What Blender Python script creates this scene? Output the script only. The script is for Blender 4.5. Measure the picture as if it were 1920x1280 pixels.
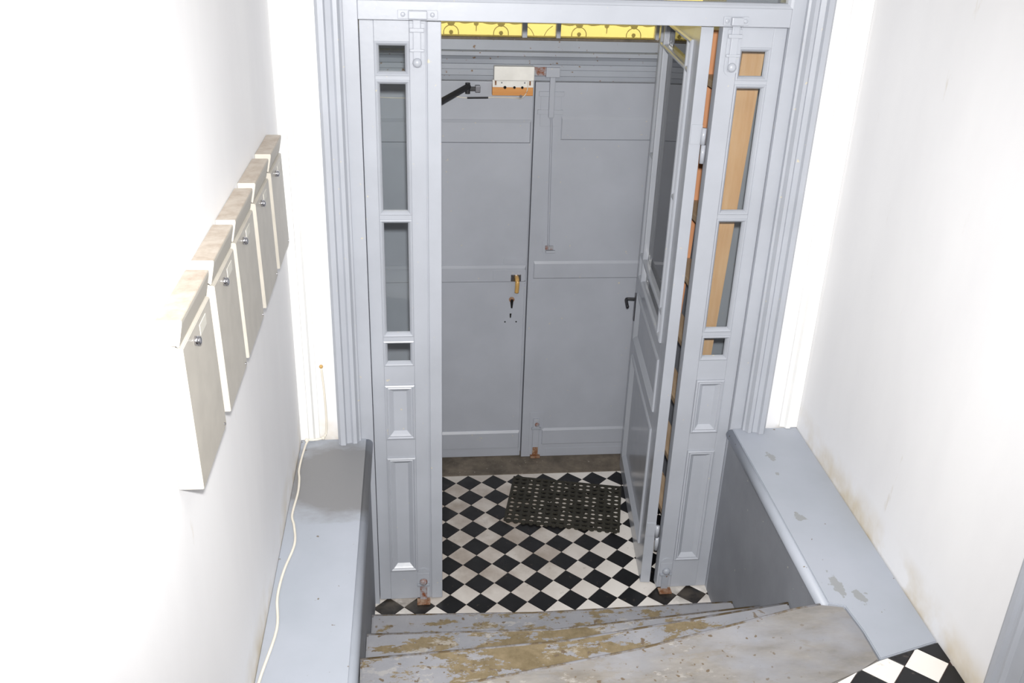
import bpy, bmesh, math, random
from mathutils import Vector, Matrix
random.seed(7)
S = bpy.context.scene
for o in list(bpy.data.objects): bpy.data.objects.remove(o)
COL = S.collection

# ------------------------------------------------------------------ camera, world, lights, exposure
cam = bpy.data.cameras.new('camera'); cam.sensor_width = 36; cam.sensor_fit = 'HORIZONTAL'
cam.lens = 36 * 1748.99 / 1920; cam.clip_start = .02
co = bpy.data.objects.new('camera', cam); COL.objects.link(co); S.camera = co
RX, DN, FW = (.99441, -.10125, .03008), (-.01591, -.42516, -.90498), (.10442, .89944, -.4244)
co.matrix_world = Matrix(((RX[0], -DN[0], -FW[0], -.2196), (RX[1], -DN[1], -FW[1], -3.362), (RX[2], -DN[2], -FW[2], 2.9166), (0, 0, 0, 1)))
W = bpy.data.worlds.new('world'); S.world = W; W.use_nodes = True
W.node_tree.nodes['Background'].inputs[0].default_value = (1, .98, .94, 1)
W.node_tree.nodes['Background'].inputs[1].default_value = .78
def lamp(name, kind, loc, power, size, color=(1, 1, 1)):
    l = bpy.data.lights.new(name, kind); l.energy = power; l.color = color
    if kind != 'AREA': l.shadow_soft_size = size
    else: l.size = size
    o = bpy.data.objects.new(name, l); COL.objects.link(o); o.location = loc
    return o
flash = lamp('camera_flash', 'SPOT', (-.20, -3.36, 3.04), 300, .035, (1, .985, .97))
flash.data.spot_size = math.radians(84); flash.data.spot_blend = .85
flash.rotation_euler = Vector(FW).to_track_quat('-Z', 'Y').to_euler()
hall = lamp('hall_fill_light', 'AREA', (.35, -2.6, 3.85), 8, .7, (1, .97, .92))  # weak overhead fill light added to lift the hall; no fixture hangs there
S.view_settings.view_transform = 'Standard'; S.view_settings.look = 'None'
S.view_settings.exposure = 1.0; S.view_settings.gamma = 1; S.view_settings.use_curve_mapping = False

# ------------------------------------------------------------------ materials
def lin(c): return tuple((v / 255 / 12.92) if v / 255 <= .04045 else ((v / 255 + .055) / 1.055) ** 2.4 for v in c) + (1,)
class NT:
    def __init__(s, name):
        s.m = bpy.data.materials.new(name); s.m.use_nodes = True; s.t = s.m.node_tree; s.n = s.t.nodes
        s.b = s.n['Principled BSDF']; s._pos = None
    def L(s, a, b): s.t.links.new(a, b)
    def pos(s):
        if not s._pos: s._pos = s.n.new('ShaderNodeNewGeometry').outputs['Position']
        return s._pos
    def obj(s): return s.n.new('ShaderNodeTexCoord').outputs['Object']
    def noise(s, vec, scale, detail=4, rough=.55, stretch=None):
        if stretch:
            mp = s.n.new('ShaderNodeMapping'); mp.inputs['Scale'].default_value = stretch; s.L(vec, mp.inputs[0]); vec = mp.outputs[0]
        x = s.n.new('ShaderNodeTexNoise'); x.inputs['Scale'].default_value = scale; x.inputs['Detail'].default_value = detail
        x.inputs['Roughness'].default_value = rough; s.L(vec, x.inputs['Vector']); return x.outputs['Fac']
    def rng(s, v, a, b, c=0, d=1):
        x = s.n.new('ShaderNodeMapRange'); x.inputs[1].default_value = a; x.inputs[2].default_value = b
        x.inputs[3].default_value = c; x.inputs[4].default_value = d; s.L(v, x.inputs[0]); return x.outputs[0]
    def math(s, op, a, b=None):
        x = s.n.new('ShaderNodeMath'); x.operation = op
        for i, v in enumerate((a, b)):
            if v is None: continue
            if isinstance(v, (int, float)): x.inputs[i].default_value = v
            else: s.L(v, x.inputs[i])
        return x.outputs[0]
    def mix(s, f, a, b):
        x = s.n.new('ShaderNodeMix'); x.data_type = 'RGBA'
        if isinstance(f, (int, float)): x.inputs[0].default_value = f
        else: s.L(f, x.inputs[0])
        for i, v in ((6, a), (7, b)):
            if isinstance(v, tuple): x.inputs[i].default_value = v
            else: s.L(v, x.inputs[i])
        return x.outputs[2]
    def bump(s, h, strength, dist=.002):
        x = s.n.new('ShaderNodeBump'); x.inputs['Strength'].default_value = strength; x.inputs['Distance'].default_value = dist
        s.L(h, x.inputs['Height']); s.L(x.outputs[0], s.b.inputs['Normal'])
    def xyz(s, v):
        x = s.n.new('ShaderNodeSeparateXYZ'); s.L(v, x.inputs[0]); return x.outputs
    def blob(s, c, r):          # 1 at the point c, 0 at distance r
        x = s.n.new('ShaderNodeVectorMath'); x.operation = 'SUBTRACT'; s.L(s.pos(), x.inputs[0]); x.inputs[1].default_value = c
        y = s.n.new('ShaderNodeVectorMath'); y.operation = 'DIVIDE'; s.L(x.outputs[0], y.inputs[0]); y.inputs[1].default_value = r
        z = s.n.new('ShaderNodeVectorMath'); z.operation = 'LENGTH'; s.L(y.outputs[0], z.inputs[0])
        return s.rng(z.outputs['Value'], 0, 1, 1, 0)
    def end(s, col=None, rough=.5, metal=0, spec=.5):
        if col is not None:
            if isinstance(col, tuple): s.b.inputs['Base Color'].default_value = col
            else: s.L(col, s.b.inputs['Base Color'])
        if isinstance(rough, (int, float)): s.b.inputs['Roughness'].default_value = rough
        else: s.L(rough, s.b.inputs['Roughness'])
        s.b.inputs['Metallic'].default_value = metal; s.b.inputs['Specular IOR Level'].default_value = spec
        return s.m
M = {}
def plain(name, rgb, rough=.5, metal=0, spec=.5):
    n = NT(name); v = n.noise(n.pos(), 14, 3)
    c = lin(rgb); d = tuple(x * .9 for x in c[:3]) + (1,)
    M[name] = n.end(n.mix(n.rng(v, .35, .65), d, c), rough, metal, spec)
GREY = (172, 176, 184); GREY2 = (170, 174, 183)
def paint(name, rgb, rough=.34, chips=.71, chipcol=(196, 190, 172), orange=.045):
    n = NT(name); p = n.pos(); c = lin(rgb)
    a = n.mix(n.rng(n.noise(p, 3.5, 5), .3, .7), tuple(x * .93 for x in c[:3]) + (1,), tuple(min(1, x * 1.05) for x in c[:3]) + (1,))
    a = n.mix(n.rng(n.noise(p, 38, 3), chips, chips + .03), a, lin(chipcol))
    n.bump(n.noise(p, 55, 3), orange * 4, .0015)
    M[name] = n.end(a, rough)
paint('paint', GREY); paint('paint_gloss', GREY, .2); paint('paint_door', GREY2, .4); paint('paint_old', (158, 163, 172), .45, .66, (120, 95, 70))
paint('paint_white', (240, 240, 238), .5, .78, (225, 215, 200))
n = NT('wall'); p = n.pos(); z = n.xyz(p)[2]
a = n.mix(n.rng(n.noise(p, 2.2, 5, stretch=(1, 1, .35)), .35, .75), lin((241, 241, 242)), lin((231, 231, 233)))
a = n.mix(n.math('MULTIPLY', n.rng(z, .88, 1.02, 1, 0), n.rng(n.noise(p, 5, 4), .42, .7)), a, lin((205, 190, 160)))
a = n.mix(n.math('MULTIPLY', n.rng(n.noise(p, 9, 6, .7, (1, 1, .2)), .66, .74), .5), a, lin((205, 196, 180)))
sc = n.math('MULTIPLY', n.rng(n.noise(p, 30, 2, .5, (1, .8, .12)), .75, .78), n.blob((1.4, -1.0, 1.25), (.3, .5, .35)))
a = n.mix(n.math('MULTIPLY', sc, .9), a, lin((150, 105, 75)))
n.bump(n.noise(p, 70, 4), .12, .002); M['wall'] = n.end(a, .75, 0, .25)
# wood-brown showing through trodden grey paint
n = NT('stair_paint'); p = n.pos(); X = n.xyz(p)
base = n.mix(n.rng(n.noise(p, 6, 6, .65), .3, .7), lin((134, 136, 142)), lin((152, 152, 156)))
base = n.mix(n.math('MULTIPLY', n.rng(X[2], .8, .86), n.rng(n.noise(p, 3.5, 5, .6, (1, 2, 1)), .35, .6)), base, n.mix(n.rng(n.noise(p, 7, 7, .7, (1, 3, 1)), .3, .7), lin((118, 115, 112)), lin((148, 144, 139))))
mid = n.blob((.22, -.85, .5), (1.0, 1.2, 1.6)); w1 = n.noise(p, 5.5, 8, .72, (1, 2.2, 1))
wear = n.math('ADD', w1, n.math('MULTIPLY', mid, .27)); f = n.rng(wear, .655, .67)
f = n.math('MULTIPLY', f, n.rng(X[2], .72, .9, 1, .12))
brown = n.mix(n.rng(n.noise(p, 22, 5, .7), .35, .65), lin((112, 99, 74)), lin((136, 122, 96)))
a = n.mix(f, base, brown)
pale = n.math('MULTIPLY', n.rng(n.noise(p, 8, 7, .75, (1, 1.8, 1)), .58, .63), n.rng(mid, .1, .5))
a = n.mix(n.math('MULTIPLY', pale, .6), a, lin((178, 174, 168)))
sp = n.rng(n.noise(p, 42, 2, .4), .67, .70); a = n.mix(n.math('MULTIPLY', sp, n.rng(mid, .02, .3)), a, lin((108, 94, 78)))
fine = n.rng(n.noise(p, 16, 9, .8, (1, 2, 1)), .60, .63); a = n.mix(n.math('MULTIPLY', fine, n.math('MULTIPLY', n.rng(mid, .15, .5), .55)), a, lin((124, 110, 86)))
n.bump(n.noise(p, 20, 6), .18, .004); M['stair_paint'] = n.end(a, .6, 0, .35)
n = NT('stair_edge'); p = n.pos(); M['stair_edge'] = n.end(n.mix(n.rng(n.noise(p, 12, 7, .7), .42, .56), lin((128, 128, 132)), lin((94, 80, 58))), .6, 0, .3)
n = NT('ledge_paint'); p = n.pos(); X = n.xyz(p)
a = n.mix(n.rng(n.noise(p, 3, 5), .3, .7), lin((160, 166, 175)), lin((170, 175, 185)))
worn = n.math('ADD', n.blob((-.5, -.26, .88), (.42, .42, .5)), n.math('MULTIPLY', n.noise(p, 9, 6, .6, (1, 1.6, 1)), .45))
a = n.mix(n.math('MULTIPLY', n.rng(worn, .5, .75), .9), a, lin((126, 125, 125)))
for c, r in (((1.24, -.2, .88), (.03, .05, .3)), ((1.2, -.62, .88), (.035, .04, .3)), ((1.18, -1.0, .88), (.035, .1, .3)), ((1.235, -1.06, .88), (.04, .06, .3)), ((1.22, -.33, .88), (.015, .02, .3))):
    v = n.math('ADD', n.blob(c, r), n.math('MULTIPLY', n.math('SUBTRACT', n.noise(p, 45, 3), .5), 1.6))
    a = n.mix(n.math('MULTIPLY', n.rng(v, .42, .5), .55), a, lin((128, 128, 120)))
a = n.mix(n.rng(n.noise(p, 34, 2), .74, .76), a, lin((120, 112, 100)))
n.bump(n.noise(p, 40, 4), .12, .002); M['ledge_paint'] = n.end(a, .45, 0, .4)
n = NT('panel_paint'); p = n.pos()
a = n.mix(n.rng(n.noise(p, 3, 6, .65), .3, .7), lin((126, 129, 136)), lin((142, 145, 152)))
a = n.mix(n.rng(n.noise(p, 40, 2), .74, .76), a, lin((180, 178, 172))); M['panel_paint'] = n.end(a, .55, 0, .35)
def tile_mat(name, c0, c1, dirt):
    n = NT(name); p = n.pos(); info = n.n.new('ShaderNodeObjectInfo')
    a = n.mix(info.outputs['Random'], lin(c0), lin(c1))
    d = n.math('MULTIPLY', n.rng(n.blob((.12, .55, 0), (.75, .8, 1)), 0, .55), n.rng(n.noise(p, 5, 5), .2, .6))
    a = n.mix(n.math('MULTIPLY', d, 1.0), a, lin(dirt))
    a = n.mix(n.math('MULTIPLY', n.rng(n.noise(p, 28, 5, .7), .62, .7), .35), a, lin((120, 105, 92)))
    foot = n.math('MULTIPLY', n.math('MAXIMUM', n.blob((-.3, .02, 0), (.2, .085, .2)), n.blob((1.03, .0, 0), (.2, .085, .2))), n.rng(n.noise(p, 18, 5), .3, .55))
    a = n.mix(n.math('MULTIPLY', foot, .75), a, lin((88, 80, 70)))
    M[name] = n.end(a, n.rng(n.noise(p, 12, 3), .3, .7, .25, .5), 0, .45)
tile_mat('tile_white', (232, 226, 220), (240, 236, 230), (172, 160, 149)); tile_mat('tile_black', (14, 14, 17), (20, 20, 23), (24, 23, 24))
plain('grout', (62, 40, 38), .9); plain('cream', (186, 181, 171), .38); plain('white_plastic', (236, 234, 228), .4)
plain('chrome', (205, 205, 210), .18, 1); plain('steel', (120, 120, 125), .35, .9); plain('black_metal', (38, 38, 42), .5)
plain('rubber', (58, 56, 49), .7, 0, .3); plain('cable', (232, 226, 212), .5); plain('dark_slot', (12, 11, 11), .9); plain('brass', (205, 165, 100), .4, .1)
plain('black_tape', (25, 26, 30), .5); plain('iron', (30, 25, 20), .7); plain('card', (212, 209, 199), .5)
n = NT('dusty_cream'); p = n.pos(); nz = n.xyz(n.n.new('ShaderNodeNewGeometry').outputs['Normal'])[2]
dust = n.mix(n.rng(n.noise(p, 20, 6, .7), .4, .65), lin((184, 175, 163)), lin((162, 147, 132)))
M['dusty_cream'] = n.end(n.mix(n.rng(nz, .75, .95), lin((186, 181, 171)), dust), .5)
def wood(name, c0, c1, stretch, rough=.6):
    n = NT(name); p = n.pos(); v = n.noise(p, 5, 6, .6, stretch)
    a = n.mix(n.rng(v, .3, .7), lin(c0), lin(c1)); a = n.mix(n.rng(n.noise(p, 9, 3), .72, .78), a, lin((150, 95, 55)))
    M[name] = n.end(a, rough, 0, .3)
wood('raw_wood', (222, 170, 118), (234, 192, 146), (8, 8, .7)); wood('orange_wood', (218, 152, 108), (230, 168, 126), (9, 9, .8))
wood('pale_wood', (196, 168, 138), (214, 190, 160), (8, 1, 8)); wood('backing_wood', (205, 140, 78), (216, 156, 92), (1, 8, 12))
n = NT('rusty_iron'); p = n.pos(); r = n.rng(n.noise(p, 30, 5, .7), .42, .6)
M['rusty_iron'] = n.end(n.mix(r, lin((158, 160, 166)), lin((128, 74, 44))), .65)
n = NT('heavy_rust'); p = n.pos(); r = n.rng(n.noise(p, 40, 5, .7), .35, .6)
M['heavy_rust'] = n.end(n.mix(r, lin((168, 146, 126)), lin((122, 78, 48))), .75)
n = NT('stone'); p = n.pos()
a = n.mix(n.rng(n.noise(p, 7, 6, .7), .35, .65), lin((92, 86, 78)), lin((128, 118, 106)))
a = n.mix(n.rng(n.noise(p, 60, 3), .68, .72), a, lin((165, 158, 148))); n.bump(n.noise(p, 45, 5), .5, .004); M['stone'] = n.end(a, .85, 0, .2)
def glass(name, tint, tintf, rough=.03):
    m = bpy.data.materials.new(name); m.use_nodes = True; t = m.node_tree; N = t.nodes; N.clear()
    out = N.new('ShaderNodeOutputMaterial'); tr = N.new('ShaderNodeBsdfTransparent'); gl = N.new('ShaderNodeBsdfGlossy'); fr = N.new('ShaderNodeFresnel')
    tr.inputs[0].default_value = tint; gl.inputs['Roughness'].default_value = rough; fr.inputs[0].default_value = 1.5
    mx = N.new('ShaderNodeMixShader'); t.links.new(fr.outputs[0], mx.inputs[0]); t.links.new(tr.outputs[0], mx.inputs[1]); t.links.new(gl.outputs[0], mx.inputs[2])
    last = mx.outputs[0]
    if tintf:
        df = N.new('ShaderNodeBsdfTranslucent'); df.inputs[0].default_value = tint; m2 = N.new('ShaderNodeMixShader'); m2.inputs[0].default_value = tintf
        t.links.new(last, m2.inputs[1]); t.links.new(df.outputs[0], m2.inputs[2]); last = m2.outputs[0]
    t.links.new(last, out.inputs[0]); M[name] = m
glass('clear_glass', (.95, .965, .965, 1), 0); glass('yellow_glass', (1.0, .90, .50, 1), .25, .15)

# ------------------------------------------------------------------ mesh helpers
def link(name, bm, mat, parent=None, smooth=False):
    bmesh.ops.recalc_face_normals(bm, faces=bm.faces[:])
    me = bpy.data.meshes.new(name); bm.to_mesh(me); bm.free()
    if mat: me.materials.append(M[mat] if isinstance(mat, str) else mat)
    if smooth:
        for f in me.polygons: f.use_smooth = True
    o = bpy.data.objects.new(name, me); COL.objects.link(o)
    if parent: o.parent = parent
    return o
def tag(o, label, cat=None, group=None, kind=None):
    o['label'] = label
    if cat: o['category'] = cat
    if group: o['group'] = group
    if kind: o['kind'] = kind
    return o
def empty(name, loc=(0, 0, 0), rz=0):
    o = bpy.data.objects.new(name, None); COL.objects.link(o); o.location = loc; o.rotation_euler = (0, 0, rz); o.empty_display_size = .05; return o
def BM(): return bmesh.new()
def box(bm, x0, x1, y0, y1, z0, z1, bev=0):
    t = bmesh.new(); r = bmesh.ops.create_cube(t, size=1)
    for v in t.verts: v.co = Vector(((x0 + x1) / 2 + v.co.x * (x1 - x0), (y0 + y1) / 2 + v.co.y * (y1 - y0), (z0 + z1) / 2 + v.co.z * (z1 - z0)))
    if bev: bmesh.ops.bevel(t, geom=t.edges[:], offset=min(bev, .45 * min(abs(x1 - x0), abs(y1 - y0), abs(z1 - z0))), segments=2, affect='EDGES', profile=.6)
    add(bm, t)
def add(bm, t):
    me = bpy.data.meshes.new('tmp'); t.to_mesh(me); t.free(); bm.from_mesh(me); bpy.data.meshes.remove(me)
def B(name, mat, parent, *a, bev=0):
    b = BM(); box(b, *a, bev=bev); return link(name, b, mat, parent)
def prism(bm, pts, axis, a, b, bev=0):
    """polygon pts (2D) extruded along axis from a to b; the 2D coordinates are the other two axes in order"""
    t = bmesh.new()
    def P(u, v, w): return {0: (w, u, v), 1: (u, w, v), 2: (u, v, w)}[axis]
    A = [t.verts.new(P(u, v, a)) for u, v in pts]; C = [t.verts.new(P(u, v, b)) for u, v in pts]
    t.faces.new(A[::-1]); t.faces.new(C)
    for i in range(len(pts)): j = (i + 1) % len(pts); t.faces.new((A[i], A[j], C[j], C[i]))
    if bev:
        bmesh.ops.recalc_face_normals(t, faces=t.faces[:]); bmesh.ops.bevel(t, geom=t.edges[:], offset=bev, segments=2, affect='EDGES')
    add(bm, t)
def ring(bm, x0, x1, z0, z1, y, prof):
    """mitred moulding round a rectangle in the xz plane; prof = (inset, height towards -y)"""
    loops = []
    for o, h in prof:
        loops.append([bm.verts.new(c) for c in ((x0 + o, y - h, z0 + o), (x1 - o, y - h, z0 + o), (x1 - o, y - h, z1 - o), (x0 + o, y - h, z1 - o))])
    for A, C in zip(loops, loops[1:]):
        for i in range(4): j = (i + 1) % 4; bm.faces.new((A[i], A[j], C[j], C[i]))
def cyl(bm, c, r, h, axis='z', seg=20, r2=None):
    t = bmesh.new(); bmesh.ops.create_cone(t, cap_ends=True, segments=seg, radius1=r, radius2=r if r2 is None else r2, depth=h)
    if axis == 'x': bmesh.ops.rotate(t, verts=t.verts, matrix=Matrix.Rotation(math.pi / 2, 3, 'Y'))
    if axis == 'y': bmesh.ops.rotate(t, verts=t.verts, matrix=Matrix.Rotation(math.pi / 2, 3, 'X'))
    bmesh.ops.translate(t, verts=t.verts, vec=c); add(bm, t)
def dome(bm, c, r, flat, axis='y'):
    t = bmesh.new(); bmesh.ops.create_uvsphere(t, u_segments=16, v_segments=10, radius=r)
    for v in t.verts: setattr(v.co, axis, getattr(v.co, axis) * flat)
    bmesh.ops.translate(t, verts=t.verts, vec=c); add(bm, t)
def tube(bm, pts, r, seg=8, sub=6):
    P = [Vector(p) for p in pts]; Q = []
    if sub > 1:
        for i in range(len(P) - 1):
            a, b, c, d = P[max(i - 1, 0)], P[i], P[i + 1], P[min(i + 2, len(P) - 1)]
            for k in range(sub):
                t = k / sub; Q.append(.5 * (2 * b + (c - a) * t + (2 * a - 5 * b + 4 * c - d) * t * t + (3 * b - a - 3 * c + d) * t ** 3))
        Q.append(P[-1])
    else: Q = P
    rings = []
    for i, p in enumerate(Q):
        d = (Q[min(i + 1, len(Q) - 1)] - Q[max(i - 1, 0)]).normalized(); u = d.cross(Vector((0, 0, 1)) if abs(d.z) < .9 else Vector((1, 0, 0))).normalized(); w = d.cross(u)
        rings.append([bm.verts.new(p + r * (math.cos(2 * math.pi * k / seg) * u + math.sin(2 * math.pi * k / seg) * w)) for k in range(seg)])
    for A, C in zip(rings, rings[1:]):
        for k in range(seg): bm.faces.new((A[k], A[(k + 1) % seg], C[(k + 1) % seg], C[k]))
    bm.faces.new(rings[0][::-1]); bm.faces.new(rings[-1])
def clip(poly, a, b, c):
    """keep the part of a convex polygon where a*x+b*y<=c"""
    out = []
    for i in range(len(poly)):
        p, q = poly[i], poly[(i + 1) % len(poly)]; fp, fq = a * p[0] + b * p[1] - c, a * q[0] + b * q[1] - c
        if fp <= 0: out.append(p)
        if (fp < 0 < fq) or (fq < 0 < fp): t = fp / (fp - fq); out.append((p[0] + t * (q[0] - p[0]), p[1] + t * (q[1] - p[1])))
    return out
def struct(name, mat, label, *boxes):
    b = BM()
    for bx in boxes: box(b, *bx)
    o = link(name, b, mat); return tag(o, label, name.split('_')[0], None, 'structure')

# ------------------------------------------------------------------ room shell
FZ = .88                                    # level of the upper hall above the vestibule floor
struct('wall_left', 'wall', 'white plaster hall wall that carries the row of mailboxes', (-.79, -.69, -5, .2, 0, 4))
b = BM(); RWX = lambda y: 1.44 + .0419 * min(y, .045)
prism(b, [(RWX(.045), .045), (RWX(-5), -5), (1.62, -5), (1.62, .2), (1.44, .2)], 2, 0, 4)
tag(link('wall_right', b, 'wall'), 'bare white plaster wall above the empty stair ledge', 'wall', None, 'structure')
struct('wall_back', 'wall', 'white wall strips around the painted entrance partition', (-.69, -.52, .045, .16, 0, 4), (1.265, 1.44, .045, .16, 0, 4), (-.52, 1.265, .045, .16, 3.05, 4))
struct('wall_front', 'wall', 'white hall wall behind the camera', (-.79, 1.62, -5.1, -5, 0, 4))
struct('ceiling', 'wall', 'white ceiling above the hall', (-.79, 1.62, -5.1, .2, 4, 4.1))
struct('wall_vestibule', 'paint_door', 'grey painted vestibule wall behind the leaning wooden ladder', (1.40, 1.5, .16, 1.5, -.05, 3.0), (1.168, 1.40, .86, 1.21, -.05, 3.0))
struct('wall_entry', 'panel_paint', 'grey painted vestibule wall beside the narrow shut leaf', (-.62, -.50, .16, 1.5, -.05, 3.0))
struct('ceiling_vestibule', 'wall', 'white ceiling of the vestibule', (-.62, 1.5, .16, 1.5, 2.95, 3.05))
struct('wall_street', 'paint_door', 'grey surround beside and above the street doors', (-.50, -.46, 1.22, 1.34, -.05, 2.95), (1.24, 1.40, 1.22, 1.34, -.05, 2.95), (-.46, 1.24, 1.22, 1.34, 2.76, 2.95))
# ---- tiled vestibule floor
floor = struct('floor', 'grout', 'black and white tiled vestibule floor set diagonally', (-.5, 1.4, -.30, 1.4, -.06, -.003))
D = .070711
def tile(parent, poly, mat, z):
    b = BM(); k = [(sum(p[0] for p in poly) / len(poly)), (sum(p[1] for p in poly) / len(poly))]
    def ins(p, d):
        v = Vector((p[0] - k[0], p[1] - k[1])); l = v.length; v = v * max(0, (l - d) / l) if l > d else v * .5; return v
    lo = [b.verts.new((*ins(p, .0014), -.006)) for p in poly]; mi = [b.verts.new((*ins(p, .0014), -.0012)) for p in poly]; hi = [b.verts.new((*ins(p, .0026), 0)) for p in poly]
    for A, C in ((lo, mi), (mi, hi)):
        for i in range(len(poly)): j = (i + 1) % len(poly); b.faces.new((A[i], A[j], C[j], C[i]))
    b.faces.new(hi)
    o = link('tile', b, mat, parent); o.location = (k[0], k[1], z); return o
shared = {}
def lay(parent, centres, clips, z):
    for cx, cy, black in centres:
        poly = [(cx + D, cy), (cx, cy + D), (cx - D, cy), (cx, cy - D)]; full = True
        for a in clips:
            q = clip(poly, *a); full = full and len(q) == 4 and all(abs(u[0] - v[0]) + abs(u[1] - v[1]) < 1e-6 for u, v in zip(q, poly)); poly = q
            if len(poly) < 3: break
        if len(poly) < 3: continue
        ar = abs(sum(poly[i][0] * poly[(i + 1) % len(poly)][1] - poly[(i + 1) % len(poly)][0] * poly[i][1] for i in range(len(poly)))) / 2
        if ar < 2e-4: continue
        mat = 'tile_black' if black else 'tile_white'; zz = z + random.uniform(-.0006, .0006)
        if full and mat in shared:
            o = shared[mat].copy(); COL.objects.link(o); o.parent = parent; o.location = (cx, cy, zz)
        else:
            o = tile(parent, poly, mat, zz)
            if full: shared[mat] = o
cs = [(c * D, r * D, r % 2 == 0) for r in range(-1, 17) for c in range(-8, 21) if (c + r) % 2]
lay(floor, cs, [(-1, 0, .5), (1, 0, 1.4), (0, -1, D), (0, 1, 15 * D)], 0)
sill = B('threshold', 'stone', None, -.5, 1.4, 15 * D + .002, 1.36, -.05, .004); tag(sill, 'dirty stone threshold strip under the street doors', 'threshold', None, 'structure')
# ---- upper hall floor
floor2 = struct('floor_hall', 'grout', 'black and white tiled floor of the upper hall beside the top step', (-.69, 1.45, -5, -1.9, FZ - .2, FZ - .004), (.93, 1.38, -1.9, -1.445, FZ - .2, FZ - .004))
b = BM(); prism(b, [(1.386, -1.445), (.93, -1.445), (.99, -1.424), (1.094, -1.384), (1.16, -1.35), (1.386, -1.288)], 2, FZ - .2, FZ - .004)
prism(b, [(-.69, -1.9), (.93, -1.9), (.93, -1.452), (.6, -1.62), (-.4, -1.88)], 2, FZ - .2, FZ - .004)
o = link('grout_bed', b, 'grout', floor2)
cs = [(1.302 + D * (c - (1 if r % 2 else 0)), -1.374 + D * r, r % 2 != 0) for r in range(-18, 3) for c in range(-16, 4, 2)]
lay(floor2, cs, [(1, 0, 1.384), (-.283, 1, -1.283 - .283 * 1.39), (-.469, 1, -1.348 - .469 * 1.16), (-1, 0, -.2), (0, -1, 2.7)], FZ)

# ------------------------------------------------------------------ partition frame
YF, YL = .03, .05
frame = empty('trim_1', (0, 0, 0)); tag(frame, 'grey painted wooden frame of the inner entrance partition', 'door frame', None, 'structure')
B('jamb', 'paint', frame, -.445, -.394, YF, .16, -.002, 3.05, bev=.002); B('jamb', 'paint', frame, 1.142, 1.192, YF, .16, -.002, 3.05, bev=.002)
prof = [(-.535, .06), (-.535, -.012), (-.524, -.024), (-.505, -.024), (-.500, -.010), (-.482, -.004), (-.474, -.012), (-.460, -.012), (-.452, .008), (-.444, .012), (-.444, .06)]
b = BM(); prism(b, prof, 2, FZ + .001, 3.05); link('architrave', b, 'paint', frame)
b = BM(); prism(b, [(.7465 - x, y) for x, y in prof][::-1], 2, FZ + .001, 3.05); link('architrave', b, 'paint', frame)
B('head_rail', 'paint', frame, -.394, 1.142, YF, .16, 2.543, 2.607, bev=.003)
B('top_rail', 'paint', frame, -.394, 1.142, YF, .16, 2.97, 3.05, bev=.003)
b = BM(); ring(b, -.394, 1.142, 2.607, 2.97, YF, [(0, -.03), (0, 0), (.008, -.004), (.016, -.012), (.018, -.03)]); link('bead', b, 'paint', frame)
B('pane', 'clear_glass', frame, -.385, 1.133, .07, .074, 2.62, 2.96)
for x0, x1, nm in ((-.258, -.121, 'k'), (.893, .985, 'k')):   # bolt keepers on the head rail
    k = B('bolt_keeper', 'paint', frame, x0, x1, YF - .006, YF, 2.549, 2.578, bev=.0015)
    xm = (x0 + x1) / 2; w = (x1 - x0) * .24
    B('staple', 'paint', k, xm - w, xm + w, YF - .026, YF - .006, 2.549, 2.577, bev=.004)
    for s in (-1, 1):
        b = BM(); dome(b, (xm + s * (x1 - x0) * .37, YF - .006, 2.563), .008, .4); link('screw', b, 'paint', k, True)

# ------------------------------------------------------------------ panelled leaves
PAN = [(0, -.012), (0, .007), (.006, .010), (.012, .004), (.016, .006), (.022, .001), (.034, -.010), (.034, -.014)]
BEAD = [(0, -.018), (0, .002), (.004, .004), (.008, .001), (.014, -.008), (.016, -.018)]
def pane(parent, x0, x1, z0, z1, y, mat='clear_glass'): return B('pane', mat, parent, x0 + .002, x1 - .002, y + .018, y + .022, z0 + .002, z1 - .002)
def panel(parent, x0, x1, z0, z1, y, mat):
    B('panel', mat, parent, x0 + .002, x1 - .002, y + .010, y + .03, z0 + .002, z1 - .002)
    b = BM(); ring(b, x0, x1, z0, z1, y, PAN); link('moulding', b, mat, parent)
def leaf(root, w, gx0, gx1, top, panes, panels, th, mat, bars=True):
    """stiles, rails between the openings; x 0..w, front at y=0, back at y=th"""
    B('stile', mat, root, 0, gx0, 0, th, .008, top, bev=.0025); B('stile', mat, root, gx1, w, 0, th, .008, top, bev=.0025)
    zs = [.008]
    for z0, z1 in sorted(panes + panels): zs += [z0, z1]
    zs.append(top)
    for a, c in zip(zs[::2], zs[1::2]): B('rail', mat, root, gx0, gx1, 0.0002, th - .0002, a, c, bev=.001)
    for z0, z1 in panels: panel(root, gx0, gx1, z0, z1, 0, mat)
def sash(root, gx0, gx1, panes, mat):
    for z0, z1 in panes:
        b = BM(); ring(b, gx0, gx1, z0, z1, 0, BEAD); link('bead', b, mat, root); pane(root, gx0, gx1, z0, z1, 0)
PZ = [(2.352, 2.470), (1.840, 2.338), (1.335, 1.822), (1.205, 1.316)]; QZ = [(.862, 1.118), (.170, .770)]
d1 = empty('door_1', (-.392, YL, 0)); tag(d1, 'narrow shut leaf of grey paint whose panes show the street doors', 'door', None, 'structure')
leaf(d1, .236, .050, .172, 2.540, PZ, QZ, .05, 'paint'); sash(d1, .050, .172, PZ, 'paint')
B('cover_strip', 'paint', d1, .234, .284, -.010, .055, .012, 2.540, bev=.004); B('cover_bead', 'paint', d1, .228, .2345, -.003, .02, .012, 2.540, bev=.003)
d2 = empty('door_2', (.902, YL, 0)); tag(d2, 'narrow shut leaf of grey paint whose panes show raw timber', 'door', None, 'structure')
leaf(d2, .239, .068, .190, 2.540, PZ, [(.855, 1.112), (.166, .762)], .05, 'paint'); sash(d2, .068, .190, PZ, 'paint')
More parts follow.
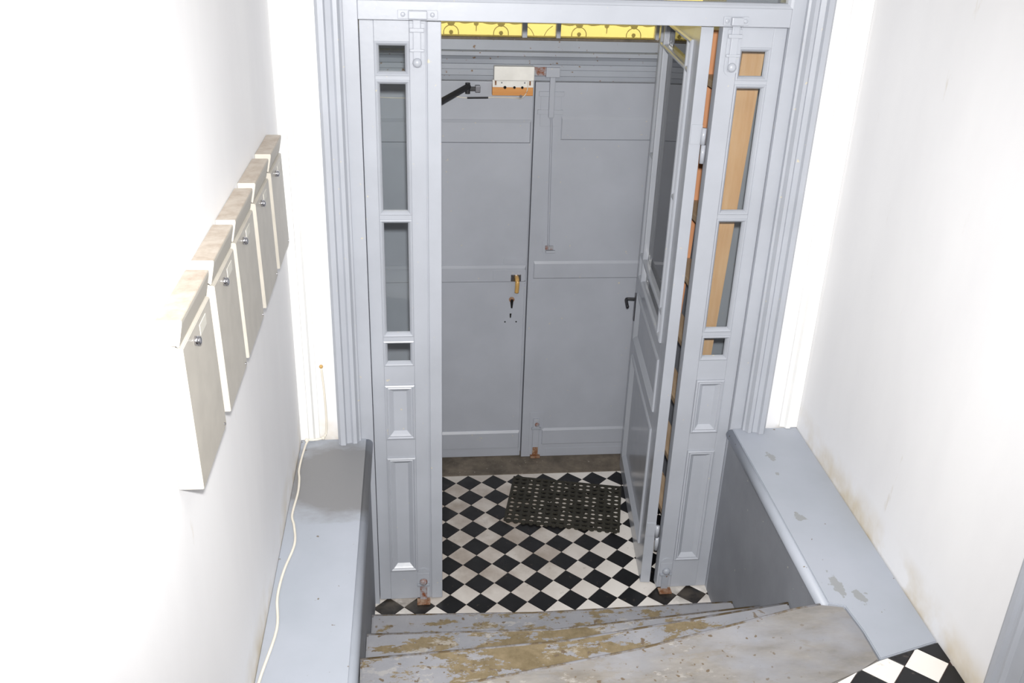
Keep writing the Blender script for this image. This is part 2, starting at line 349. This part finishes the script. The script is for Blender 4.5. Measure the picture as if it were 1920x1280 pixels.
def bolt_top(root, x, z, mat='paint'):
    p = empty('bolt', (x, 0, z)); p.parent = root
    b = BM(); box(b, -.026, .026, -.0046, 0, .01, .148, bev=.001); cyl(b, (0, -.0018, .010), .0257, .0040, 'y', 24); link('back_plate', b, mat, p)
    B('slide_bar', mat, p, -.014, .014, -.012, -.004, .0, .190, bev=.003)
    B('guide', mat, p, -.026, .026, -.016, -.004, .118, .132, bev=.003); B('guide', mat, p, -.026, .026, -.014, -.004, .052, .062, bev=.003)
    b = BM(); dome(b, (0, -.014, .016), .0165, .75); link('knob', b, mat, p, True)
bolt_top(d1, .199, 2.385); bolt_top(d2, .045, 2.385)
def bolt_low(root, x, mat):
    p = empty('foot_bolt', (x, 0, 0)); p.parent = root
    b = BM(); box(b, -.028, .028, -.0046, 0, .014, .15, bev=.001); cyl(b, (0, -.0018, .15), .0277, .0040, 'y', 24); link('back_plate', b, 'paint', p)
    B('slide_bar', 'rusty_iron' if mat else 'paint_old', p, -.016, .016, -.014, -.004, .004, .115, bev=.003)
    B('guide', 'paint_old', p, -.028, .028, -.017, -.004, .085, .097, bev=.003)
    b = BM(); dome(b, (0, -.017, .112), .018, .7); link('knob', b, 'rusty_iron' if mat else 'paint_old', p, True)
    B('strike_plate', 'heavy_rust', p, -.03, .03, -.045, -.004, .002, .010, bev=.002)
bolt_low(d1, .198, True); bolt_low(d2, .036, False)
# ---- open glazed leaf, hinged at the narrow leaf on the ladder's side
A0, B0 = Vector((.834, .092)), Vector((.947, 1.115)); LL = (B0 - A0).length; th = math.atan2(A0.y - B0.y, A0.x - B0.x)
d3 = empty('door_3', (B0.x, B0.y, 0), th); tag(d3, 'wide glazed leaf of grey paint standing open above the rubber mat', 'door', None, 'structure')
g0, g1 = LL - .905, LL - .125; TH = .046; TOP = 2.535
leaf(d3, LL, g0, g1, TOP, [(1.215, 2.470)], [(.866, 1.128), (.140, .778)], TH, 'paint_gloss')
mw = .02; m0, m1 = g0 + .085, g1 - .070                 # the two margin mullions
BAR = 'paint_gloss'
def bar(x0, x1, z0, z1): B('glazing_bar', BAR, d3, x0, x1, -.012, .03, z0, z1, bev=.009)
bar(m0, m0 + mw, 1.215, 2.470); bar(m1 - mw, m1, 1.215, 2.470)
for z0, z1 in ((2.350, 2.370), (1.330, 1.350)):
    for x0, x1 in ((g0, m0), (m0 + mw, m1 - mw), (m1, g1)): bar(x0, x1, z0, z1)
for x0, x1 in ((g0, m0), (m1, g1)): bar(x0, x1, 1.840, 1.860)
for x0, x1 in ((g0, m0), (m0 + mw, m1 - mw), (m1, g1)):
    for z0, z1 in ((2.370, 2.470), (1.215, 1.330)): pane(d3, x0, x1, z0, z1, -.004)
    if x1 - x0 > .2: pane(d3, x0, x1, 1.350, 2.350, -.004)
    else: pane(d3, x0, x1, 1.350, 1.840, -.004); pane(d3, x0, x1, 1.860, 2.350, -.004)
b = BM(); ring(b, g0, g1, 1.215, 2.470, 0, [(-.004, -.001), (-.004, .008), (.002, .013), (.010, .011), (.017, .002), (.018, -.018)]); link('bead', b, 'paint_gloss', d3)
h = empty('lever_handle', (.045, 0, 1.03)); h.parent = d3
b = BM(); box(b, -.016, .016, -.006, 0, -.09, .06, bev=.002); link('back_plate', b, 'steel', h)
b = BM(); tube(b, [(0, -.004, .03), (0, -.035, .03), (0, -.05, .028), (.03, -.052, .026), (.075, -.05, .015)], .008); link('lever', b, 'black_metal', h, True)
for z in (2.12, .29):
    hh = empty('hinge', (LL, .0, z)); hh.parent = d3
    b = BM(); box(b, -.002, .003, .004, TH, -.012, .062, bev=.001); link('hinge_plate', b, 'paint_gloss', hh)
    b = BM(); cyl(b, (.006, TH + .006, .02), .010, .062, 'z', 14); cyl(b, (.008, TH + .010, -.048), .009, .07, 'z', 14); link('knuckle', b, 'paint_gloss', hh, True)

# ------------------------------------------------------------------ street doors
YD = 1.235
d4 = empty('door_4', (0, YD, 0)); tag(d4, 'grey street door leaf with the brass coloured lever and keyholes', 'door', None, 'structure')
d5 = empty('door_5', (0, YD, 0)); tag(d5, 'grey street door leaf with the long bolt rod and rusty foot bolt', 'door', None, 'structure')
B('leaf_board', 'paint_door', d4, -.455, .379, 0, .045, .014, 2.138, bev=.003); B('leaf_board', 'paint_door', d5, .388, 1.235, -.002, .045, .006, 2.138, bev=.003)
def batten(root, x0, x1, z0, z1, h):
    t = bmesh.new(); v = [(x0, 0, z0), (x1, 0, z0), (x1, 0, z1), (x0, 0, z1)]; c = .010
    lo = [t.verts.new((x, .002, z)) for x, _, z in v]; mi = [t.verts.new((x, -h * .3, z)) for x, _, z in v]
    hi = [t.verts.new((x + (c * .5 if x == x0 else -c * .5), -h, z + (c * .6 if z == z0 else -c * 1.4))) for x, _, z in v]
    for A, C in ((lo, mi), (mi, hi)):
        for i in range(4): j = (i + 1) % 4; t.faces.new((A[i], A[j], C[j], C[i]))
    t.faces.new(hi); link('batten', t, 'paint_door', root)
batten(d4, -.44, .372, 1.840, 1.955, .014); batten(d4, -.44, .374, 1.100, 1.194, .014); batten(d4, -.44, .372, .072, .188, .014)
batten(d5, .523, 1.20, 1.857, 1.974, .009); batten(d5, .415, 1.20, 1.116, 1.215, .009); batten(d5, .502, 1.20, .088, .196, .010)
B('repair_plate', 'paint_door', d4, .255, .368, -.004, 0, 1.200, 1.232, bev=.001); B('repair_plate', 'paint_door', d4, .20, .372, -.016, -.012, 1.112, 1.170, bev=.001)
B('strike_plate', 'paint_door', d5, .392, .425, -.005, 0, 1.005, 1.098, bev=.001)
B('rebate_light_stop', 'paint_door', d4, .34, .42, .047, .075, .016, 2.138, bev=.003)  # unseen strip added behind the leaves to block daylight leaking through their gap
B('meeting_bead', 'paint_door', d4, .370, .379, -.006, .002, .02, 1.09, bev=.002)
B('weather_bar', 'paint_door', d5, .53, 1.2, -.004, 0, .02, .06, bev=.001)
lk = empty('lever_handle', (.322, 0, 1.125)); lk.parent = d4
B('handle_plate', 'chrome', lk, -.027, .027, -.019, -.002, -.018, .022, bev=.002)
b = BM(); tube(b, [(.004, -.012, .006), (.004, -.036, .004), (.004, -.05, -.008), (.004, -.052, -.03), (.002, -.05, -.068)], .0115, 10); link('lever', b, 'brass', lk, True)
kh = empty('keyhole', (.305, 0, .985)); kh.parent = d4
b = BM(); cyl(b, (0, -.001, .012), .015, .004, 'y', 20); link('escutcheon', b, 'heavy_rust', kh)
b = BM(); cyl(b, (.001, -.003, .006), .008, .003, 'y', 14); prism(b, [(-.008, .002), (.009, .002), (.005, -.038), (-.003, -.038)], 1, -.0045, -.001); link('key_slot', b, 'dark_slot', kh)
b = BM(); prism(b, [(-.005, .915), (.005, .915), (.003, .890), (-.003, .890)], 1, -.0015, 0); o = link('key_slot', b, 'dark_slot', d4); o.location.x = .301
for x in (.272, .333):
    b = BM(); cyl(b, (x, -.0005, .866), .0042, .002, 'y', 10); link('nail_hole', b, 'dark_slot', d4)
# tower bolt with long rod on the second leaf
es = empty('rod_bolt', (.468, 0, 0)); es.parent = d5
b = BM(); box(b, -.062, .062, -.012, -.001, 2.072, 2.094, bev=.001); box(b, -.066, .06, -.012, -.001, 1.985, 2.006, bev=.001); box(b, -.052, .05, -.006, -.001, 1.925, 2.09, bev=.001); link('bolt_plate', b, 'paint_door', es)
b = BM(); box(b, -.013, .013, -.026, -.006, 1.970, 2.205, bev=.003); link('slide_bar', b, 'paint_door', es)
b = BM(); tube(b, [(0, -.013, 1.975), (.006, -.011, 1.9), (.012, -.010, 1.6), (.020, -.010, 1.285)], .0055, 8); link('rod', b, 'paint_door', es, True)
b = BM(); box(b, -.012, .058, -.004, -.001, 1.262, 1.328, bev=.001); box(b, .006, .056, -.022, -.004, 1.266, 1.278, bev=.002); link('catch_plate', b, 'paint_door', es)
b = BM(); box(b, .004, .046, -.015, -.004, 1.282, 1.302, bev=.002); link('catch', b, 'rusty_iron', es)
fb = empty('foot_bolt', (.470, 0, 0)); fb.parent = d5
b = BM(); box(b, -.040, .043, -.005, -.001, .03, .30, bev=.001); link('bolt_plate', b, 'paint_door', fb)
B('slide_bar', 'paint_door', fb, -.020, .016, -.016, -.004, .052, .262, bev=.003); B('guide', 'paint_old', fb, -.028, .026, -.019, -.004, .192, .206, bev=.003)
b = BM(); dome(b, (.002, -.019, .228), .013, .7); link('knob', b, 'rusty_iron', fb, True)
B('bolt_tip', 'heavy_rust', fb, -.018, .014, -.017, -.003, .018, .078, bev=.003); B('socket_ring', 'heavy_rust', fb, -.03, .027, -.028, -.003, .008, .022, bev=.003)
# ---- lintel and transom
lin_t = empty('trim_2', (0, 0, 0)); tag(lin_t, 'moulded grey lintel over the street doors', 'lintel', None, 'structure')
b = BM(); prism(b, [(1.33, 2.146), (1.228, 2.146), (1.226, 2.166), (1.221, 2.169), (1.221, 2.196), (1.212, 2.199), (1.212, 2.222), (1.204, 2.226), (1.200, 2.246), (1.186, 2.262), (1.172, 2.266), (1.172, 2.284), (1.208, 2.288), (1.208, 2.334), (1.33, 2.336)], 0, -.46, 1.24); link('lintel_moulding', b, 'paint_old', lin_t)
B('keeper', 'paint_door', lin_t, .432, .50, 1.196, 1.225, 2.165, 2.212, bev=.004)
B('keeper_recess', 'rusty_iron', lin_t, .372, .438, 1.208, 1.222, 2.172, 2.212, bev=.002)
win = empty('window_1', (0, 0, 0)); tag(win, 'yellow glass transom with dark scrollwork above the street doors', 'window', None, 'structure')
MX = [(-.172, -.148), (.313, .337), (.476, .497), (.958, .982)]
for a, c in MX: B('mullion', 'paint_door', win, a, c, 1.218, 1.262, 2.334, 2.762, bev=.003)
B('sill', 'stone', win, -.46, 1.24, 1.214, 1.30, 2.334, 2.345, bev=.002)
xs = [-.458] + [v for m in MX for v in m] + [1.238]
for a, c in zip(xs[::2], xs[1::2]): B('pane', 'yellow_glass', win, a + .001, c - .001, 1.238, 1.242, 2.342, 2.762)
gr = empty('window_grille', (0, 1.31, 2.34)); tag(gr, 'dark wrought iron scroll grille behind the yellow transom glass', 'grille')
for z in (.062, .40): B('grille_bar', 'iron', gr, -.458, 1.238, -.004, .004, z - .004, z + .004, bev=.001)
def piece(name, fn, smooth=True):
    b = BM(); fn(b); return link(name, b, 'iron', gr, smooth)
for cx in (-.02, .22, .60, .87):
    piece('scroll', lambda b: tube(b, [(cx + .036 * math.cos(math.radians(a)), 0, .010 + .036 * math.sin(math.radians(a))) for a in range(-10, 191, 20)], .0024, 6, 2))
    piece('rosette', lambda b: dome(b, (cx, 0, .013), .010, .5)); piece('leaf_boss', lambda b: dome(b, (cx, 0, .060), .019, .4))
    piece('stem', lambda b: tube(b, [(cx - .10, 0, .062), (cx - .05, 0, .054), (cx - .015, 0, .060), (cx + .02, 0, .066), (cx + .06, 0, .056), (cx + .10, 0, .060)], .0034, 6, 4))
    piece('stem', lambda b: tube(b, [(cx, 0, .06), (cx + .02, 0, .085), (cx + .06, 0, .12), (cx + .07, 0, .2)], .004, 6, 4))
for cx in (.10, .735):
    piece('leaf_boss', lambda b: dome(b, (cx, 0, .055), .012, .5)); piece('stem', lambda b: tube(b, [(cx, 0, .02), (cx, 0, .06), (cx - .01, 0, .2)], .0025, 6, 4))
piece('stem', lambda b: tube(b, [(.34, 0, .05), (.365, 0, .03), (.38, 0, .004)], .002, 6, 4)); piece('stem', lambda b: tube(b, [(.47, 0, .05), (.445, 0, .03), (.43, 0, .004)], .002, 6, 4))

# ------------------------------------------------------------------ white corner mouldings, grey casing
for s, x0, x1, nm, lb in ((1, -.69, -.615, 'trim_3', 'white corner moulding beside the mailbox wall'), (-1, 1.44, 1.362, 'trim_4', 'white corner moulding beside the bare wall')):
    p = [(x0, .05), (x0, .026), (x0 + s * .030, .026), (x0 + s * .034, .016), (x0 + s * .052, .016), (x0 + s * .058, .030), (x0 + s * .075, .034), (x0 + s * .075, .05)]
    b = BM(); prism(b, p if s > 0 else p[::-1], 2, FZ + .002, 4); tag(link(nm, b, 'paint_white'), lb, 'trim', None, 'structure')
cas = empty('trim_5', (RWX(-1.545), -1.545, FZ), -math.pi / 2 - .0419); tag(cas, 'grey moulded door casing at the edge of the bare white wall', 'door frame', None, 'structure')
b = BM(); prism(b, [(0, .03), (0, -.018), (.012, -.024), (.026, -.022), (.030, -.012), (.044, -.010), (.050, -.020), (.058, -.020), (.064, -.008), (.11, -.006), (.11, .03)], 2, 0, 2.2); link('casing', b, 'paint', cas)
B('door_panel', 'paint', cas, .11, .9, -.004, .03, 0, 2.2)

# ------------------------------------------------------------------ stairs
st = empty('staircase', (.35, -.3, 0)); tag(st, 'grey painted wooden steps worn to brown wood in front of the tiled floor', 'stairs')
def P(pts): return [(x - .35, y + .3) for x, y in pts]
NOS = [[(-.412, -.292), (.26, -.322), (1.129, -.312)], [(-.412, -.645), (.29, -.668), (1.120, -.592)], [(-.412, -1.0), (.275, -.963), (1.112, -.828)],
       [(-.396, -1.44), (-.077, -1.346), (.449, -1.246), (.80, -1.155), (1.0, -1.103), (1.086, -1.089)]]
for k in range(3):
    f = NOS[k]; nx = NOS[k + 1]; b = BM()
    prism(b, P(f + [(x, y - .03) for x, y in nx[::-1]]), 2, .22 * (k + 1) - .032, .22 * (k + 1), bev=.007); link('tread', b, 'stair_paint', st)
land = NOS[3] + [(1.12, -1.096), (1.159, -1.106), (1.1695, -1.217), (1.1665, -1.345), (1.094, -1.386), (.99, -1.426), (.93, -1.452), (.6, -1.62), (-.396, -1.88)]
b = BM(); prism(b, P(land), 2, FZ - .035, FZ, bev=.006); link('landing_board', b, 'stair_paint', st)
for k in range(4):
    f = NOS[k]; b = BM(); prism(b, P([(x, y - .022) for x, y in f] + [(x, y - .05) for x, y in f[::-1]]), 2, .22 * k + (-.05 if k == 0 else .001), .22 * (k + 1) - .033); link('riser', b, 'stair_paint', st)
for k in range(4):
    b = BM(); tube(b, [(x, y + .0005, .22 * (k + 1) - .0062) for x, y in P(NOS[k])], .0062, 10, 1); link('worn_edge', b, 'stair_edge', st, True)
# ---- ledges
def nosing(name, bm_pts, r, parent, mat):
    b = BM(); tube(b, bm_pts, r, 14, 1); return link(name, b, mat, parent, True)
le = empty('stair_ledge', (-.54, -1, 0)); tag(le, 'grey stair ledge with a cable and a dark worn patch beneath the mailboxes', 'ledge')
B('ledge_top', 'ledge_paint', le, -.149, .116, -2.2, 1.03, FZ - .048, FZ, bev=.003)
nosing('nosing', [(.1195, -2.2, FZ - .027), (.1195, 1.03, FZ - .027)], .0235, le, 'ledge_paint')
B('side_panel', 'panel_paint', le, .10, .126, -2.2, 1.03, -.05, FZ - .049)
re_ = empty('stair_ledge', (1.25, -.6, 0)); tag(re_, 'grey stair ledge with a few paint flakes below the bare white wall', 'ledge')
Q = lambda pts: [(x - 1.25, y + .6) for x, y in pts]
b = BM(); prism(b, Q([(1.152, .03), (1.114, -1.086), (1.163, -1.103), (1.173, -1.217), (1.171, -1.341), (1.384, -1.281), (1.44, .03)]), 2, FZ - .048, FZ, bev=.003); link('ledge_top', b, 'ledge_paint', re_)
nosing('nosing', [(1.150 - 1.25, .63, FZ - .027), (1.112 - 1.25, -.484, FZ - .027)], .0235, re_, 'ledge_paint')
b = BM(); prism(b, Q([(1.141, .028), (1.108, -1.07), (1.125, -1.07), (1.158, .028)]), 2, -.05, FZ - .049); link('side_panel', b, 'panel_paint', re_)

# ------------------------------------------------------------------ mailboxes
def mailbox(y0, y1, label):
    r = empty('mailbox', (-.69, (y0 + y1) / 2, 1.84)); tag(r, label, 'mailbox', 'mailboxes in a row on the white wall')
    h = (y1 - y0) / 2
    b = BM(); prism(b, [(0.001, 0), (.049, 0), (.0435, .310), (.031, .312), (.031, .315), (.001, .318)], 1, -h + .002, h - .002, bev=.0015); link('body', b, 'cream', r)
    b = BM(); prism(b, [(0.001, .319), (.034, .317), (.0345, .313), (.038, .315), (.048, .362), (.048, .370), (0.001, .370)], 1, -h, h, bev=.0012); link('lid', b, 'dusty_cream', r)
    B('mail_slot', 'dark_slot', r, .01, .0345, -h + .004, h - .004, .3125, .3170)
    b = BM(); cyl(b, (.047, -h + .095, .285), .0095, .012, 'x', 18); dome(b, (.053, -h + .095, .285), .0095, .45, 'x'); link('lock', b, 'chrome', r, True)
    B('name_plate', 'card', r, .043, .0448, -h + .145, -h + .205, .272, .296, bev=.001)
    b = BM(); cyl(b, (.049, h - .02, .012), .003, .003, 'x', 8); link('rivet', b, 'steel', r)
for a, c, l in ((-.512, -.250, 'cream metal mailbox nearest the grey entrance frame'), (-.832, -.564, 'cream metal mailbox second from the grey entrance frame'),
                (-1.157, -.880, 'cream metal mailbox in the middle of the wall row, with a rusty stained lid'), (-1.437, -1.190, 'cream metal mailbox second from the camera, beside the nearest one'),
                (-1.752, -1.490, 'cream metal mailbox nearest the camera at the low end of the row')): mailbox(a, c, l)

# ------------------------------------------------------------------ lock box, closer arm, cables
lb = empty('lock_box', (.272, 1.200, 2.078)); tag(lb, 'white metal lock box on an orange wooden board above the street doors', 'lock box')
B('backing_board', 'backing_wood', lb, -.098, .100, -.002, .030, 0, .050, bev=.002)
B('base_plate', 'white_plastic', lb, -.098, .100, -.008, .02, .040, .075, bev=.002); B('cover', 'white_plastic', lb, -.094, .099, -.038, .010, .075, .142, bev=.005)
for x, z, rr, mt in ((-.038, .040, .007, 'dark_slot'), (.008, .040, .006, 'dark_slot'), (.046, .040, .006, 'dark_slot'), (-.054, .062, .0035, 'steel'), (.057, .062, .0035, 'steel'), (.04, -.002, .007, 'steel')):
    b = BM(); cyl(b, (x, -.009, z), rr, .006, 'y', 14); link('screw', b, mt, lb)
for x in (-.083, .083): B('slot', 'heavy_rust', lb, x - .004, x + .004, -.010, -.006, .050, .072, bev=.001)
ca = empty('door_closer_arm', (.10, 1.205, 2.10)); tag(ca, 'black folding closer arm on the street door beside the narrow leaf', 'door closer')
b = BM(); tube(b, [(-.04, -.012, .022), (-.22, -.20, -.04)], .0145, 8, 1); link('fore_arm', b, 'black_metal', ca)
b = BM(); box(b, -.07, .0, -.012, .012, -.002, .016, bev=.003); link('track_arm', b, 'black_metal', ca)
b = BM(); box(b, -.008, .016, -.016, .030, -.008, .022, bev=.002); link('shoe', b, 'steel', ca)
b = BM(); cyl(b, (-.045, -.012, .012), .012, .05, 'z', 14); link('pivot', b, 'black_metal', ca)
cb = empty('door_cable', (0, 1.23, 2.06)); tag(cb, 'thin white cable with black tape strung under the lock box', 'cable')
b = BM(); tube(b, [(-.44, -.004, .003), (-.3, -.004, -.004), (-.12, -.004, -.003), (-.07, -.004, .0), (.0, -.004, .006), (.05, -.004, 0), (.2, -.004, .004), (.29, -.004, .002), (.318, -.036, .008), (.340, -.046, .04), (.343, -.050, .085)], .0024, 6, 5); link('wire', b, 'cable', cb, True)
b = BM(); tube(b, [(.055, -.005, 0), (.157, -.005, .002)], .0045, 8, 1); link('tape', b, 'black_tape', cb)
hc = empty('ledge_cable', (-.66, -.5, FZ)); tag(hc, 'thin cream cable lying along the ledge beneath the mailboxes', 'cable')
cz = .0045
pts = [(-.678, -1.9, cz), (-.68, -1.5, cz), (-.676, -1.31, cz), (-.652, -1.096, cz), (-.668, -.948, cz), (-.663, -.817, cz), (-.643, -.675, cz), (-.656, -.567, cz), (-.670, -.50, cz), (-.664, -.36, cz), (-.668, -.27, cz), (-.676, -.2, cz), (-.672, -.08, .006), (-.660, .004, .012), (-.63, .013, .010), (-.60, .024, .012), (-.588, .036, .03), (-.584, .0385, .10), (-.586, .0385, .22), (-.592, .0385, .33)]
b = BM(); tube(b, [(x + .66, y + .5, z) for x, y, z in pts], .0045, 8, 6); link('wire', b, 'cable', hc, True)
for x, y, z in ((-.665, .0, .016), (-.60, .022, .013), (-.592, .037, .335)):
    b = BM(); dome(b, (x + .66, y + .5, z), .008, 1); link('cable_clip', b, 'cable' if z < .3 else 'brass', hc, True)

# ------------------------------------------------------------------ ladder behind the narrow leaf
la = empty('wooden_ladder', (1.05, .55, .003)); tag(la, 'raw timber ladder with flat treads leaning in the vestibule behind the narrow glazed leaf', 'ladder')
lean = .040
def rail(y, mat):
    t = BM(); prism(t, [(-.078, 0), (.010, 0), (.010 + lean * 2.44, 2.44), (-.078 + lean * 2.44, 2.44)], 1, y - .018, y + .018, bev=.002); link('rail', t, mat, la)
rail(-.25, 'raw_wood'); rail(.25, 'orange_wood')
for k in range(8):
    z = .24 + .288 * k; dx = lean * z
    b = BM(); box(b, -.080 + dx, .010 + dx, -.231, .231, z - .03, z, bev=.004); link('tread', b, 'pale_wood', la)

# ------------------------------------------------------------------ rubber mat with half-round holes
c0 = Vector((.5705, .7555)); ux = Vector((.9735, -.2286)); mat_o = BM(); NX, NY = 15, 11; WX, WY = .594, .408; px, py = WX / NX, WY / NY; T = .010
def grid_mat(b):
    H = 8; cache = {}
    def V(x, y, z):
        k = (round(x, 5), round(y, 5), round(z, 5))
        if k not in cache: cache[k] = b.verts.new((x, y, z))
        return cache[k]
    for i in range(NX):
        for j in range(NY):
            cx, cy = -WX / 2 + (i + .5) * px, -WY / 2 + (j + .5) * py; hx, hy = px / 2, py / 2; rx, ry = px * .36, py * .38
            out = [(hx, 0), (hx, hy), (0, hy), (-hx, hy), (-hx, 0), (-hx, -hy), (0, -hy), (hx, -hy)]
            top = [V(cx + u, cy + v, T) for u, v in out]; inn = [V(cx + rx * math.cos(k * math.pi / 4), cy + ry * math.sin(k * math.pi / 4), T) for k in range(H)]
            bot = [V(cx + rx * math.cos(k * math.pi / 4), cy + ry * math.sin(k * math.pi / 4), 0) for k in range(H)]
            for k in range(H):
                l = (k + 1) % H; b.faces.new((top[k], top[l], inn[l], inn[k])); b.faces.new((inn[k], inn[l], bot[l], bot[k]))
    box(b, -WX / 2 - .004, WX / 2 + .004, WY / 2, WY / 2 + .005, 0, T); box(b, -WX / 2 - .005, -WX / 2, -WY / 2, WY / 2, 0, T); box(b, WX / 2, WX / 2 + .005, -WY / 2, WY / 2, 0, T)
    box(b, -WX / 2, WX / 2, -WY / 2 - .003, -WY / 2, 0, T)
    for i in range(NX): cyl(b, (-WX / 2 + (i + .5) * px, -WY / 2 - .002, T / 2), px * .33, T * .98, 'z', 12)
grid_mat(mat_o); mo = link('rubber_mat', mat_o, 'rubber'); mo.location = (c0.x, c0.y, .001); mo.rotation_euler = (0, 0, math.atan2(ux.y, ux.x))
tag(mo, 'black rubber doormat with rows of drainage holes lying askew on the tiles', 'doormat')
